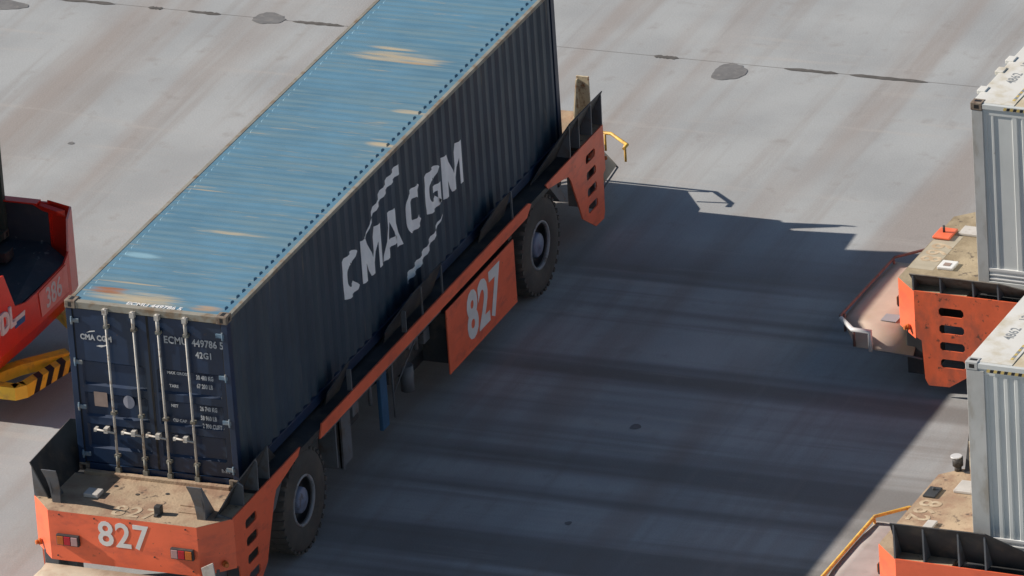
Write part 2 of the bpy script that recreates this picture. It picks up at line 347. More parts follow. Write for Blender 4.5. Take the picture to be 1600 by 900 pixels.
def make_carrier(label, number, origin, rz, rim_mat='yellow_rail', tray_mat='tray_cream', deck_mat='deck', body='orange', worn_side=False, bent=False, deck_extra=None, number_on_deck=True, flap_h=1.0, number_y=0.0, guides={}, flap_mat='steel_dark', column_mat='steel_mid'):
    root = empty('container_carrier', origin, rz)
    tag(root, label, 'transport vehicle', 'orange automated container carriers on the yard')
    E = 7.375                                                   # end panel plane
    for s in (-1, 1):                                           # both ends; s=-1 is the end nearest the camera for the big one
        # end deck
        poly = [(s * (E - .003), -1.115), (s * (E - .003), 1.115), (s * (E - .383), 1.49), (s * 6.19, 1.49), (s * 6.19, -1.49), (s * (E - .383), -1.49)]
        MB().prism(poly, 'z', H0 - .055, H0).build('end_deck', deck_mat, root)
        # folded end panel: front and the two chamfers
        t = .022; z0, z1 = .90, H0 - .004
        outer = [(s * (E - .39), -1.5), (s * E, -1.12), (s * E, 1.12), (s * (E - .39), 1.5)]
        inner = [(s * (E - .39), -1.5 + t), (s * (E - t), -1.12 + t * .4), (s * (E - t), 1.12 - t * .4), (s * (E - .39), 1.5 - t)]
        ep = MB()
        for i in range(3):
            zlo = [z0, z0]
            ep.hull([(outer[i][0], outer[i][1], z0), (outer[i + 1][0], outer[i + 1][1], z0), (inner[i + 1][0], inner[i + 1][1], z0), (inner[i][0], inner[i][1], z0)],
                    [(outer[i][0], outer[i][1], z1), (outer[i + 1][0], outer[i + 1][1], z1), (inner[i + 1][0], inner[i + 1][1], z1), (inner[i][0], inner[i][1], z1)])
        bmesh.ops.remove_doubles(ep.bm, verts=ep.bm.verts, dist=.0005)
        inner_f = [f for f in ep.bm.faces if len([1 for e in f.edges if len(e.link_faces) > 2]) >= 2 and abs(f.calc_area() - t * (z1 - z0)) < .02]
        bmesh.ops.delete(ep.bm, geom=inner_f, context='FACES_ONLY') if inner_f else None
        panel = ep.build('end_panel', body, root)
        # lip along the panel's top edge
        lettering('number', number, .52, 'white_paint', panel, (s * (E + .004), 0, 1.37), (0, s * 1.0, 0), (0, 0, 1), bold=.009, wscale=.95, spacing=1.06)
        if number_on_deck:
            lettering('deck_number', number, .44, 'cream_faded', root, (s * (E - .21), number_y if s < 0 else 0, H0 + .004), (0, s * 1.0, 0), (s * -1.0, 0, 0), bold=.008, wscale=.92, spacing=1.12)
        for by, bz in ((.42, 1.60), (-.12, 1.60), (-.45, 1.12), (.95, 1.60), (-.95, 1.60), (1.02, .97), (-1.02, .97)):
            MB().tube([(s * (E - .001), by, bz), (s * (E + .007), by, bz)], .012, 8).build('bolt', 'steel_dark', panel)
        # lamps
        for y in (-.89, .83):
            yy = y * -s if s > 0 else y
            hb = MB(); hb.box(s * E, s * (E + .055), yy - .17, yy + .17, 1.155, 1.315)
            lamp = hb.build('tail_lamp', 'steel_dark', root, bevel=.008)
            o_ = 1 if yy > 0 else -1
            for k, lm in ((1, 'amber'), (0, 'redlens'), (-1, 'clear')):
                c = yy + o_ * k * .105
                MB().box(s * (E + .056), s * (E + .072), c - .048, c + .048, 1.172, 1.298).build('lens', lm, lamp, bevel=.006)
        for sy in (-1, 1):
            cx, cy = s * (E - .25), sy * 1.385
            MB().tube([(cx, cy, 1.02), (cx + s * .03, cy + sy * .03, 1.02)], .045, 10).tube([(cx + s * .028, cy + sy * .028, 1.02), (cx + s * .06, cy + sy * .06, 1.02)], .032, 10).build('marker_lamp', 'amber', root)
        # bumper: tray floor, skirt behind the rim, rim tube on posts
        X1 = E + .94
        ring_o = [(E - .20, 1.40, .62), (E + .36, 1.38, .66), (X1 - .03, .72, .85), (X1 - .03, .3, .86), (X1 - .03, -.3, .86), (X1 - .03, -.72, .85), (E + .36, -1.38, .66), (E - .20, -1.40, .62)]
        ring_i = [(E + .04, 1.20, .85), (E + .30, 1.16, .855), (X1 - .14, .64, .865), (X1 - .14, .25, .865), (X1 - .14, -.25, .865), (X1 - .14, -.64, .865), (E + .30, -1.16, .855), (E + .04, -1.20, .85)]
        if tray_mat != 'tray_cream':
            ring_o = [(E - .30, 1.42, .60), (E + .58, 1.43, .66), (X1 - .01, 1.05, .84), (X1 - .01, .3, .87), (X1 - .01, -.3, .87), (X1 - .01, -1.05, .84), (E + .58, -1.43, .62), (E - .30, -1.42, .58)]
            ring_i = [(E - .30, 1.16, .83), (E + .40, 1.12, .855), (X1 - .20, .80, .865), (X1 - .20, .25, .865), (X1 - .20, -.25, .865), (X1 - .20, -.80, .865), (E + .40, -1.12, .855), (E - .30, -1.16, .83)]
        tb_ = MB(); vo = [tb_.bm.verts.new((s * p, q, z)) for p, q, z in ring_o]; vi = [tb_.bm.verts.new((s * p, q, z)) for p, q, z in ring_i]
        for i in range(7): tb_.bm.faces.new((vo[i], vo[i + 1], vi[i + 1], vi[i]))
        for i in range(3): tb_.bm.faces.new((vi[i], vi[i + 1], vi[6 - i], vi[7 - i]))
        for f in tb_.bm.faces: f.smooth = True
        cl = tb_.bm.edges.layers.float.new('crease_edge')
        for e in tb_.bm.edges:
            if len(e.link_faces) == 1: e[cl] = 1.0
        tray = tb_.build('bumper_tray', tray_mat, root)
        md = tray.modifiers.new('thick', 'SOLIDIFY'); md.thickness = .02
        rb = MB(); rr = .026 if tray_mat != 'tray_pink' else .022
        rb.tube([(s * (E + .45), 1.47, .90), (s * (E + .60), 1.47, .90), (s * (X1 + .01), 1.07, .90), (s * (X1 + .01), -1.07, .90), (s * (E + .60), -1.47, .90), (s * (E + (.35 if tray_mat == 'tray_pink' else .45)), -1.47, .90)], rr, 8)
        if bent and s < 0:
            rb.bm.free(); rb = MB().tube([(s * (X1 + .01), .6, .90), (s * (X1 + .01), -1.07, .90), (s * (E + .60), -1.47, .90), (s * (E + .45), -1.47, .90)], rr, 8)
        rim = rb.build('bumper_rim', rim_mat, root)
        for px, py in ((E + .60, 1.43), (X1 - .02, .98), (X1 - .02, -.98), (E + .60, -1.43)):
            if bent and s < 0 and py > 0: continue
            MB().tube([(s * px, py, .62), (s * px, py, .90)], .020, 6).build('rim_post', rim_mat, rim)
        for q in ((-1,) if bent and s < 0 else (-1, 1) if tray_mat != 'tray_grey' else ()): MB().tube([(s * (E - .45), q * 1.42, .55), (s * (E + (.36 if tray_mat == 'tray_cream' else .56)), q * 1.39, .62), (s * (X1 - .06), q * (.74 if tray_mat == 'tray_cream' else 1.02), .81)], .016, 6).build('tray_edge', 'steel_mid', tray)
        if tray_mat == 'tray_pink' and s < 0:
            MB().tube([(s * (X1 - .04), -1.16, .905), (s * (E + .60), -1.475, .905), (s * (E + .33), -1.475, .905), (s * (E + .33), -1.475, .60)], .036, 8).build('rim_sleeve', 'silver', rim)
            MB().box(s * (E + .12), s * (E + .36), -.98, -.74, .860, .868).build('paper_sheet', 'grey_sheet', tray)
        # support columns under the end panel
        for sy in (-1, 1):
            MB().box(s * (E - .42), s * (E - .17), sy * 1.10, sy * 1.32, .25, .95).box(s * (E - .62), s * (E - .42), sy * .95, sy * 1.25, .35, 1.2).build('end_column', column_mat, root, bevel=.012)
        # four slotted side panels
        for sy in (-1, 1):
            def u(x): return s * (6.096 - x)                      # x measured from the container's end inwards
            P = [(u(-.89), H0 + .004), (u(1.45), H0 + .004), (u(1.36), 1.555), (u(.56), 1.415), (u(.47), 1.30), (u(.20), .74), (u(.10), .52), (u(-.40), .19), (u(-.72), .18), (u(-.77), .28), (u(-.80), .88), (u(-.89), .93)]
            holes = [[(u(x), z) for x, z in rrect(-.52, -.14, zc - .068, zc + .068)] for zc in (1.37, 1.10, .83, .56)]
            sp_ = plate_with_holes(P, holes, 'y', sy * 1.478, sy * 1.50)
            sp_.build('side_panel', 'orange_worn' if worn_side else body, root)
        # guide flaps rising outward at the deck corners, with outside ribs
        for sy in (-1, 1):
            xa, xb = -.95, .42
            def F(x, k): return (s * (6.096 - x), sy * (1.235 + .25 * k), H0 - .02 + .55 * k * flap_h)
            if bent and s < 0 and sy < 0:
                prof = [(-.98, .0), (-.62, .62), (.12, .93), (.36, 1.0), (1.15, .0)]
            else:
                prof = [(xa, .0), (xa, 1.0), (xb, 1.06), (xb + .8, .35), (xb + 1.0, .0)]
            a = [Vector(F(x, k)) for x, k in prof]; off = Vector((0, sy * .016, -.007))
            flap = MB().hull(a, [p + off for p in a]).build('guide_flap', flap_mat, root)
            for x in (-.90, -.48, .02, .40):
                k = 1.0 if not (bent and s < 0 and sy < 0) else (.12 if x < -.8 else .70 if x < -.3 else .92 if x < .2 else .98)
                p0 = F(x, k * .97); pb = F(x, 0)
                xx = p0[0]
                MB().hull([(xx - .012, pb[1] + sy * .02, H0), (xx - .012, sy * 1.485, H0), (xx - .012, sy * 1.495, p0[2] - .05), (xx - .012, p0[1] + sy * .016, p0[2])],
                          [(xx + .012, pb[1] + sy * .02, H0), (xx + .012, sy * 1.485, H0), (xx + .012, sy * 1.495, p0[2] - .05), (xx + .012, p0[1] + sy * .016, p0[2])]).build('rib', 'steel_mid', flap)
            # curved end guide
            gk = guides.get((s, sy))
            if not gk: continue
            if gk == 'rusty':
                MB().box(s * (6.096 + 1.16), s * (6.096 + 1.19), sy * 1.0, sy * 1.2, H0, H0 + .64).hull([(s * 7.256, sy * 1.01, H0), (s * 7.0, sy * 1.01, H0), (s * 7.0, sy * 1.03, H0), (s * 7.256, sy * 1.03, H0)], [(s * 7.256, sy * 1.01, H0 + .6), (s * 7.2, sy * 1.01, H0 + .6), (s * 7.2, sy * 1.03, H0 + .6), (s * 7.256, sy * 1.03, H0 + .6)]).build('end_guide', 'rust', root); continue
            gx = 6.096 + 1.02; y0, y1 = sy * .98, sy * 1.20
            tip = 2.22
            cr = [(gx, H0 - .01), (gx + .02, H0 + .22), (gx + .09, H0 + .42), (gx + .17, tip)]
            g = MB()
            for i in range(3):
                (xa_, za), (xb_, zb) = cr[i], cr[i + 1]; ins = .05 * (3 - i) / 3; ins2 = .05 * (2 - i) / 3
                g.hull([(s * xa_, y0 + sy * ins, za), (s * xa_, y1 - sy * ins, za), (s * (xa_ + .02), y1 - sy * ins, za), (s * (xa_ + .02), y0 + sy * ins, za)],
                       [(s * xb_, y0 + sy * ins2, zb), (s * xb_, y1 - sy * ins2, zb), (s * (xb_ + .02), y1 - sy * ins2, zb), (s * (xb_ + .02), y0 + sy * ins2, zb)])
            g.hull([(s * (gx + .0), sy * 1.13, H0), (s * (gx - .30), sy * 1.13, H0), (s * (gx - .30), sy * 1.15, H0), (s * gx, sy * 1.15, H0)],
                   [(s * (gx + .13), sy * 1.13, tip - .06), (s * (gx + .05), sy * 1.13, tip - .06), (s * (gx + .05), sy * 1.15, tip - .06), (s * (gx + .13), sy * 1.15, tip - .06)])
            g.build('end_guide', 'steel_mid', root)
    # side strips, inner gutter, pipe below
    for sy in (-1, 1):
        MB().prism([(-3.96, 1.46), (-3.86, H0 + .004), (3.96, H0 + .004), (4.06, 1.60), (3.86, 1.46)], 'y', sy * 1.474, sy * 1.50).build('side_strip', body, root)
        MB().box(-6.1, 6.1, sy * 1.20, sy * 1.47, 1.50, 1.585).build('gutter', 'steel_dark', root)
        MB().tube([(-3.75, sy * 1.43, 1.385), (.62, sy * 1.43, 1.385)], .017, 6).build('cable_pipe', 'steel_mid', root)
        # mid guide flaps
        for pr in ([(-1.22, .45), (-1.16, .60), (-.45, .98), (.26, 1.06), (.68, 1.06), (.68, 0), (-1.1, 0)], [(-3.34, .50), (-2.86, 1.0), (-2.72, 1.0), (-2.72, 0), (-3.26, 0)], [(2.42, .5), (2.95, .95), (3.4, .95), (3.5, 0), (2.5, 0)]):
            a = [Vector((x, sy * (1.27 + .19 * k), H0 - .02 + .48 * k)) for x, k in pr]; off = Vector((0, sy * .014, -.006))
            fl = MB().hull(a, [p + off for p in a]).build('guide_flap', 'steel_dark', root)
            x0, x1 = pr[0][0], pr[-2][0]
            for x in ([pr[-3][0] - .02] if x1 - x0 < 1.3 else [-.72, -.10, .66]):
                kk = 1.0 if x > -.5 else .75
                MB().box(x - .01, x + .01, sy * (1.27 + .19 * kk), sy * 1.485, H0, H0 + .44 * kk).build('rib', 'steel_mid', fl)
    # number boards (one per side)
    for sy in (-1, 1):
        k = -sy
        bd = MB().box(k * .66, k * 3.28, sy * 1.485, sy * 1.51, .36, 1.37).build('number_board', body, root, bevel=.006)
        MB().box(k * .72, k * 3.2, sy * 1.05, sy * 1.48, .5, 1.3).build('equipment_cabinet', 'steel_dark', root, bevel=.02)
        lettering('number', number, 1.0, 'white_paint', bd, (k * 2.02, sy * 1.514, .87), (k, 0, 0), (0, 0, 1), bold=.035, wscale=.83, spacing=1.04)
    # chassis
    ch = MB(); ch.box(-6.9, 6.9, -.62, -.40, .78, 1.52).box(-6.9, 6.9, .40, .62, .78, 1.52).box(-6.17, 6.17, -1.2, 1.2, 1.53, 1.585)
    for x in (-6.7, -5.4, -3.4, -1.6, .1, 1.6, 3.4, 5.4, 6.7): ch.box(x - .07, x + .07, -1.4, 1.4, 1.30, 1.528)
    ch.build('chassis', 'steel_dark', root)
    MB().box(-3.6, .4, -.38, .95, .34, 1.28).box(.38, 3.6, -.95, .39, .36, 1.28).build('power_unit', 'steel_dark', root, bevel=.03)
    for x in (-4.53, 4.43):
        MB().box(x - .22, x + .22, -1.0, 1.0, .58, .98).tube([(x, -1.0, .77), (x, 1.0, .77)], .2, 12).build('axle', 'steel_dark', root)
    # under-deck fittings along each side
    for sy in (-1, 1):
        MB().box(-2.93, -2.90, sy * .98, sy * 1.36, .48, 1.32).box(-2.93, -2.55, sy * 1.30, sy * 1.33, .50, 1.32).box(-3.16, -3.12, sy * 1.1, sy * 1.36, .62, 1.3).build('mudguard', 'steel_mid', root)
        MB().box(-1.33, -1.09, sy * 1.22, sy * 1.28, .34, 1.24).build('cable_guide', 'blue_plate', root, bevel=.01)
        for pp, rr_ in (([(-1.0, sy * 1.33, .42), (-1.0, sy * 1.33, 1.36)], .016), ([(-.98, sy * 1.33, .80), (-.2, sy * 1.4, 1.36)], .010), ([(-1.75, sy * 1.3, .95), (-1.75, sy * 1.3, 1.36)], .03)): MB().tube(pp, rr_, 8).build('stay_rod', 'steel_mid', root)
        MB().tube([(-.02, sy * 1.12, .38), (-.02, sy * 1.12, .78)], .10, 14).tube([(.18, sy * 1.2, .95), (.18, sy * 1.2, 1.34)], .04, 10).build('hydraulic_cylinder', 'steel_mid', root)
        MB().box(-.6, .70, sy * .97, sy * 1.1, .7, 1.52).build('tank', 'steel_dark', root, bevel=.04)
        MB().box(-2.5, -1.6, sy * .965, sy * 1.05, .65, 1.2).build('tank', 'steel_dark', root, bevel=.04)
    for sy in (-1, 1):
        for k in range(3):
            pts = [(-3.0 + i * .35, sy * (1.10 + .05 * k), 1.22 - .05 * k + .05 * sin(i * 1.3 + k * 2)) for i in range(18)]
            MB().tube(pts, .016, 6).build('hose', 'black', root)
        for xx, zz in ((-2.2, .95), (-.1, 1.05), (.45, .9)):
            MB().box(xx, xx + .22, sy * 1.12, sy * 1.22, zz, zz + .2).build('junction_box', 'steel_mid', root, bevel=.012)
    for s in (-1, 1):
        for sy in (-1, 1):
            MB().hull([(s * 5.02, sy * .98, 1.44), (s * 5.02, sy * 1.40, 1.44), (s * 5.35, sy * 1.40, 1.38), (s * 5.35, sy * .98, 1.38)], [(s * 5.40, sy * .98, 1.05), (s * 5.40, sy * 1.40, 1.05), (s * 5.62, sy * 1.40, 1.0), (s * 5.62, sy * .98, 1.0)]).build('wheel_guard', 'steel_mid', root)
    # wheels
    for x in (-4.535, 4.427):
        for sy in (-1, 1):
            r = .767; yo = sy * 1.47; yi = sy * .96
            prof = [(yi, .36), (yi, .56), (yi + sy * .03, .70), (yi + sy * .07, .745), (yi + sy * .12, .755), (yo - sy * .12, .757), (yo - sy * .05, .750), (yo - sy * .02, .71), (yo - sy * .003, .60), (yo, .50), (yo - sy * .02, .40), (yo - sy * .04, .36)]
            tb = MB().lathe(prof, x, r, 64, closed=True)
            nl = 34
            for i in range(nl):
                for side in (0, 1):
                    a = 2 * pi * (i + .5 * side) / nl; da = 2 * pi / nl * .27
                    ya, yb = ((yo - sy * .012, yo - sy * .27) if side == 0 else (yi + sy * .012, yi + sy * .27)); sk2 = .05
                    pts = lambda rr_, w_: [(x + rr_ * cos(a - da * w_), ya, r + rr_ * sin(a - da * w_)), (x + rr_ * cos(a + da * w_), ya, r + rr_ * sin(a + da * w_)),
                                           (x + rr_ * cos(a + sk2 + da * w_), yb, r + rr_ * sin(a + sk2 + da * w_)), (x + rr_ * cos(a + sk2 - da * w_), yb, r + rr_ * sin(a + sk2 - da * w_))]
                    lo = pts(.72, 1.0); lo2 = pts(.74, 1.0); hi = pts(.766, .80)
                    lo[2], lo[3] = lo2[2], lo2[3]
                    tb.hull(lo, hi)
            wh = tb.build('wheel', 'rubber', root)
            MB().lathe([(yo - sy * .30, .38), (yo - sy * .05, .38), (yo - sy * .02, .375), (yo - sy * .02, .345), (yo - sy * .05, .338)], x, r, 48, closed=True).build('rim', 'rim', wh)
            MB().lathe([(yo - sy * .055, .350), (yo - sy * .055, .337), (yo - sy * .20, .325), (yo - sy * .22, .20), (yo - sy * .28, .18)], x, r, 40, closed=True).build('wheel_disc', 'steel_dark', wh)
            hb = MB().lathe([(yo - sy * .26, .20), (yo - sy * .06, .185), (yo - sy * .035, .155), (yo - sy * .03, .06), (yo - sy * .01, .05), (yo - sy * .01, .02)], x, r, 32)
            hub = hb.build('hub', 'hub', wh)
            for i in range(10):
                a = 2 * pi * i / 10 + .2
                hub_b = None
            nb = MB()
            for i in range(12):
                a = 2 * pi * i / 12
                nb.tube([(x + .255 * cos(a), yo - sy * .21, r + .255 * sin(a)), (x + .255 * cos(a), yo - sy * .165, r + .255 * sin(a))], .016, 6)
            nb.build('wheel_nuts', 'steel_dark', wh)
    # raised seat for the container's end
    for s in (-1, 1):
        MB().box(s * 6.12, s * 6.20, -1.1, 1.1, H0 - .05, H0 + .055).build('locating_bar', deck_mat, root, bevel=.01)
    return root

def w2l(root, x, y):
    v = Vector((x - root.location.x, y - root.location.y)); a = -root.rotation_euler.z
    return (v.x * cos(a) - v.y * sin(a), v.x * sin(a) + v.y * cos(a))
a827 = make_carrier('orange flat carrier numbered 827 under the long dark blue container', '827', (6.096, 0, 0), 0, bent=True, number_y=-.10, guides={(-1, -1): 'bent', (-1, 1): 'bent', (1, -1): 'rusty'})
a668 = make_carrier('orange flat carrier with a faded pink bumper tray, under the upper grey container', '668', (9.74, -15.10, 0), R(-92.0), number_y=-.16, flap_mat='steel_dusty', column_mat='steel_dark', rim_mat='rim_brown', tray_mat='tray_pink', deck_mat='deck_olive', worn_side=True, flap_h=.52, deck_extra='mid')
a862 = make_carrier('orange flat carrier with a yellow bumper rail, in the bottom right corner', '862', (1.466, -17.73, 0), R(-92.0), rim_mat='yellow_rail', tray_mat='tray_grey', deck_extra='mid')
# fittings on the decks
x, y = -7.106, -.44
MB().box(x - .05, x + .05, y - .05, y + .05, H0, H0 + .13).box(x - .12, x - .05, y - .03, y + .03, H0, H0 + .03).build('deck_stud', 'steel_dark', a827, bevel=.01)
MB().box(-6.88, -6.68, .58, .80, H0 + .002, H0 + .06).build('cover_plate', 'plate', a827, bevel=.008)
MB().box(-6.80, -6.76, -1.05, -.62, H0 + .001, H0 + .02).box(-7.0, -6.97, -1.05, -.68, H0 + .001, H0 + .016).build('deck_slat', 'deck', a827, bevel=.004)
for (px, py) in ((-6.45, .5), (-6.5, -.3), (-6.35, -.75), (-6.62, .1)):
    MB().tube([(px, py, H0 - .001), (px, py, H0 + .006)], .03, 10).build('deck_bolt', 'steel_dark', a827)
MB().hull([(-8.36, -1.84, .62), (-8.36, -2.02, .62), (-8.34, -2.02, .62), (-8.34, -1.84, .62)], [(-8.36, -1.80, .90), (-8.36, -1.98, 1.0), (-8.34, -1.98, 1.0), (-8.34, -1.80, .90)]).xf(Matrix.Translation((.9, .62, .18))).build('reflector_board', 'plate', a827)
lx, ly = w2l(a668, 10.44, -7.87)
h = MB().box(lx - .135, lx + .135, ly - .18, ly + .18, H0 + .012, H0 + .05).build('hatch_cover', 'hatch_orange', a668, bevel=.012)
MB().tube([(lx - .02, ly + .01, H0 + .05), (lx - .02, ly + .01, H0 + .15)], .02, 8).build('hatch_handle', 'steel_dark', h)
for rt, (wx, wy), (sx_, sy_), mm in ((a668, (9.40, -8.27), (.12, .13), 'reefer_rib'), (a668, (10.62, -8.22), (.16, .14), 'plate'), (a862, (2.50, -10.95), (.16, .17), 'plate'), (a862, (1.25, -10.82), (.07, .14), 'plate')):
    lx, ly = w2l(rt, wx, wy); MB().box(lx - sx_, lx + sx_, ly - sy_, ly + sy_, H0 + .002, H0 + .045).build('cover_plate', mm, rt, bevel=.01)
lx, ly = w2l(a668, 9.38, -8.27); MB().box(lx - .05, lx + .05, ly - .05, ly + .05, H0 + .047, H0 + .052).build('plate_mark', 'sticker', a668)
lx, ly = w2l(a668, 9.85, -7.93); MB().box(lx - .19, lx + .19, ly - .62, ly + .62, H0 + .0005, H0 + .0025).build('number_ground', 'paint_grey', a668)
lx, ly = w2l(a862, 2.25, -10.52); MB().box(lx - .09, lx + .09, ly - .15, ly + .15, H0 + .002, H0 + .035).tube([(lx, ly + .05, H0 + .03), (lx, ly + .05, H0 + .07)], .025, 8).build('hatch_cover', 'steel_dark', a862, bevel=.01)
lx, ly = w2l(a862, 3.02, -10.84); MB().box(lx - .02, lx + .10, ly - .03, ly + .03, H0, H0 + .66).box(lx - .02, lx + .02, ly - .08, ly + .03, H0, H0 + .5).build('end_guide', 'rust', a862, bevel=.006)
lx, ly = w2l(a862, 3.02, -10.62); lamp = MB().tube([(lx, ly, H0), (lx, ly, H0 + .08)], .05, 10).tube([(lx, ly, H0 + .08), (lx, ly, H0 + .20)], .075, 14).build('work_lamp', 'steel_dark', a862)
MB().tube([(lx - .02, ly, H0 + .201), (lx - .02, ly, H0 + .22)], .08, 14).build('lens', 'silver', lamp)
PITCH = .278
def corr(x, depth=.036):
    """outward corrugation of a side wall at length x: 0 at the outer face, -depth in the trough"""
    t = ((x / PITCH) % 1.0)
    if t < .26: return 0.0
    if t < .5: return -depth * (t - .26) / .24
    if t < .76: return -depth
    return -depth * (1 - (t - .76) / .24)
def corr_breaks(x0, x1):
    out = [x0]; k = math.floor(x0 / PITCH) - 1
    while k * PITCH < x1 + PITCH:
        for f in (0, .26, .5, .76):
            x = (k + f) * PITCH
            if x0 + .001 < x < x1 - .001: out.append(x)
        k += 1
    return sorted(out) + [x1]
def castings(root, HT, m):
    for sx in (-1, 1):
        for sy in (-1, 1):
            for z0 in (0, HT - .118):
                x0, x1 = sx * 6.096, sx * (6.096 - .178); y0, y1 = sy * 1.219, sy * (1.219 - .162)
                c = MB().box(x0, x1, y0, y1, z0, z0 + .118).build('corner_casting', m, root, bevel=.010)
                h = MB()
                h.box(sx * 6.0965, sx * 6.08, sy * 1.115, sy * 1.165, z0 + .025, z0 + .093)
                h.box(sx * 6.04, sx * 5.965, sy * 1.2195, sy * 1.20, z0 + .03, z0 + .088)
                if z0 > 0: h.box(sx * 6.055, sx * 5.95, sy * 1.105, sy * 1.165, z0 + .112, z0 + .1185)
                h.build('casting_hole', 'black', c)
def frame(root, HT, m_post, m_rail, m_top, pw=.13):
    for sx in (-1, 1):
        for sy in (-1, 1):
            MB().box(sx * 6.085, sx * (6.085 - pw), sy * 1.214, sy * (1.214 - .09), .118, HT - .118).build('corner_post', m_post, root, bevel=.006)
    for sy in (-1, 1):
        MB().box(-5.918, 5.918, sy * 1.217, sy * 1.155, HT - .088, HT - (.031 if HT < 2.8 else .014)).build('top_side_rail', m_top, root, bevel=.005)
        MB().box(-5.918, 5.918, sy * 1.217, sy * 1.16, .012, .165).build('bottom_side_rail', m_rail, root, bevel=.005)
    for sx in (-1, 1):
        MB().box(sx * 6.088, sx * 5.99, -1.057, 1.057, HT - .112, HT - .012).build('header', m_top if sx < 0 else m_rail, root, bevel=.006)
        MB().box(sx * 6.088, sx * 5.99, -1.057, 1.057, .015, .13).build('sill', m_rail, root, bevel=.006)

def make_dry_container(label, origin, rz, side, roofm, frame_m, rail_top, HT=2.591, doors=True, group=None):
    root = empty('freight_container', origin, rz); tag(root, label, 'container', group)
    castings(root, HT, 'casting'); frame(root, HT, frame_m, frame_m, rail_top)
    # corrugated side walls
    xs = corr_breaks(-5.955, 5.955)
    for sy in (-1, 1):
        b = MB(); z0, z1 = .165, HT - .088; rows = []
        for x in xs: rows.append([b.bm.verts.new((x, sy * (1.203 + corr(x)), z)) for z in (z0, z1)])
        for i in range(len(xs) - 1): b.bm.faces.new((rows[i][0], rows[i + 1][0], rows[i + 1][1], rows[i][1]))
        wl = b.build('side_wall', side, root)
        md = wl.modifiers.new('thick', 'SOLIDIFY'); md.thickness = .004; md.offset = 0
    # end wall
    b = MB(); rows = []; y = -1.124
    ys = []
    k = 0
    while y < 1.124: ys.append(y); y += .0625
    ys.append(1.124)
    for i, y in enumerate(ys): rows.append([b.bm.verts.new((6.07 - (.04 if i % 4 in (1, 2) else 0), y, z)) for z in (.13, HT - .112)])
    for i in range(len(ys) - 1): b.bm.faces.new((rows[i][0], rows[i + 1][0], rows[i + 1][1], rows[i][1]))
    b.build('end_wall', side, root)
    # roof: pressed sheet with raised ribs running across
    b = MB(); P2 = .199; prof = []; x = -5.86
    while x < 5.86:
        prof += [(x, 0), (x + .05, 0), (x + .10, 1), (x + .15, 1)]; x += P2
    prof.append((5.92, 0)); prof = [(-5.92, 0)] + prof; hr = .020; zb = HT - .036
    cols = [(-1.155, 0), (-1.075, 0), (-1.050, 1), (1.050, 1), (1.075, 0), (1.155, 0)]
    g = [[b.bm.verts.new((x, y, zb + hr * h * k)) for y, k in cols] for x, h in prof]
    for i in range(len(prof) - 1):
        for j in range(len(cols) - 1): b.bm.faces.new((g[i][j], g[i + 1][j], g[i + 1][j + 1], g[i][j + 1]))
    b.build('roof', roofm, root)
    for sx in (-1, 1): MB().box(sx * 5.99, sx * 5.915, -1.057, 1.057, HT - .045, HT - .020).build('roof_edge_plate', roofm, root)
    return root

def make_doors(root, HT, side):
    """two leaves with pressed horizontal swages, gaskets, bars, handles and hinges; at the -x end"""
    for sy in (-1, 1):
        z0, z1 = .14, HT - .125; X = -6.065
        # leaf profile down its height (x offset, z): raised panels and recessed swages
        cuts = [z0, .40, .43, .62, .65, .88, .91, 1.10, 1.13, 1.36, 1.39, 1.58, 1.61, 1.84, 1.87, z1]
        dep = [0, 0, .038, .038, 0, 0, .038, .038, 0, 0, .038, .038, 0, 0, 0, 0]
        cuts = [z0, .36, .39, .70, .73, .84, .87, 1.18, 1.21, 1.32, 1.35, 1.66, 1.69, 1.80, 1.83, z1]
        dep = [0, 0, .035, .035, 0, 0, .035, .035, 0, 0, .035, .035, 0, 0, .0, .0]
        b = MB(); ya, yb = sy * .012, sy * 1.115
        cols = [ya, sy * .085, sy * .11, sy * 1.02, sy * 1.045, yb]
        gr = [[b.bm.verts.new((X + (d if 2 <= j <= 3 else 0), y, z)) for j, y in enumerate(cols)] for z, d in zip(cuts, dep)]
        for i in range(len(cuts) - 1):
            for j in range(len(cols) - 1): b.bm.faces.new((gr[i][j], gr[i + 1][j], gr[i + 1][j + 1], gr[i][j + 1]))
        door = b.build('door', side, root)
        MB().box(X - .006, X + .02, sy * .002, sy * .016, z0, z1).box(X - .004, X + .02, sy * 1.108, sy * 1.122, z0, z1).build('gasket', 'black', door)
        for yy in (.185, .60):
            y = sy * yy
            MB().tube([(X - .055, y, .06), (X - .055, y, HT - .05)], .0175, 10).build('locking_bar', 'steel_bar', door)
            for z in (.30, .95, HT - .33): MB().box(X - .075, X - .003, y - .038, y + .038, z - .022, z + .022).build('bar_bracket', 'bracket_worn', door, bevel=.004)
            for z, s_ in ((.085, 1), (HT - .10, -1)):
                MB().box(X - .085, X - .02, y - .034, y + .034, z - .04, z + .04).tube([(X - .055, y, z + s_ * .02), (X - .055, y, z + s_ * .22)], .026, 8).build('bar_cam', 'steel_bar' if s_ < 0 else 'bracket_worn', door)
            hx = X - .085; d = sy * 1
            MB().tube([(hx, y, .66), (hx, y + .30 * (1 if sy > 0 or yy > .5 else 1), .69)], .014, 6).box(hx - .012, X - .005, y + .10, y + .16, .645, .72).box(hx - .012, X - .01, y + .27, y + .31, .655, .70).build('door_handle', 'steel_bar', door)
        for z in (.26, .98, 1.66, HT - .30):
            MB().box(X - .022, X + .01, sy * 1.03, sy * 1.16, z - .03, z + .03).tube([(X - .022, sy * 1.135, z - .06), (X - .022, sy * 1.135, z + .06)], .016, 8).build('hinge', 'hinge_blue', door, bevel=.003)
    return root

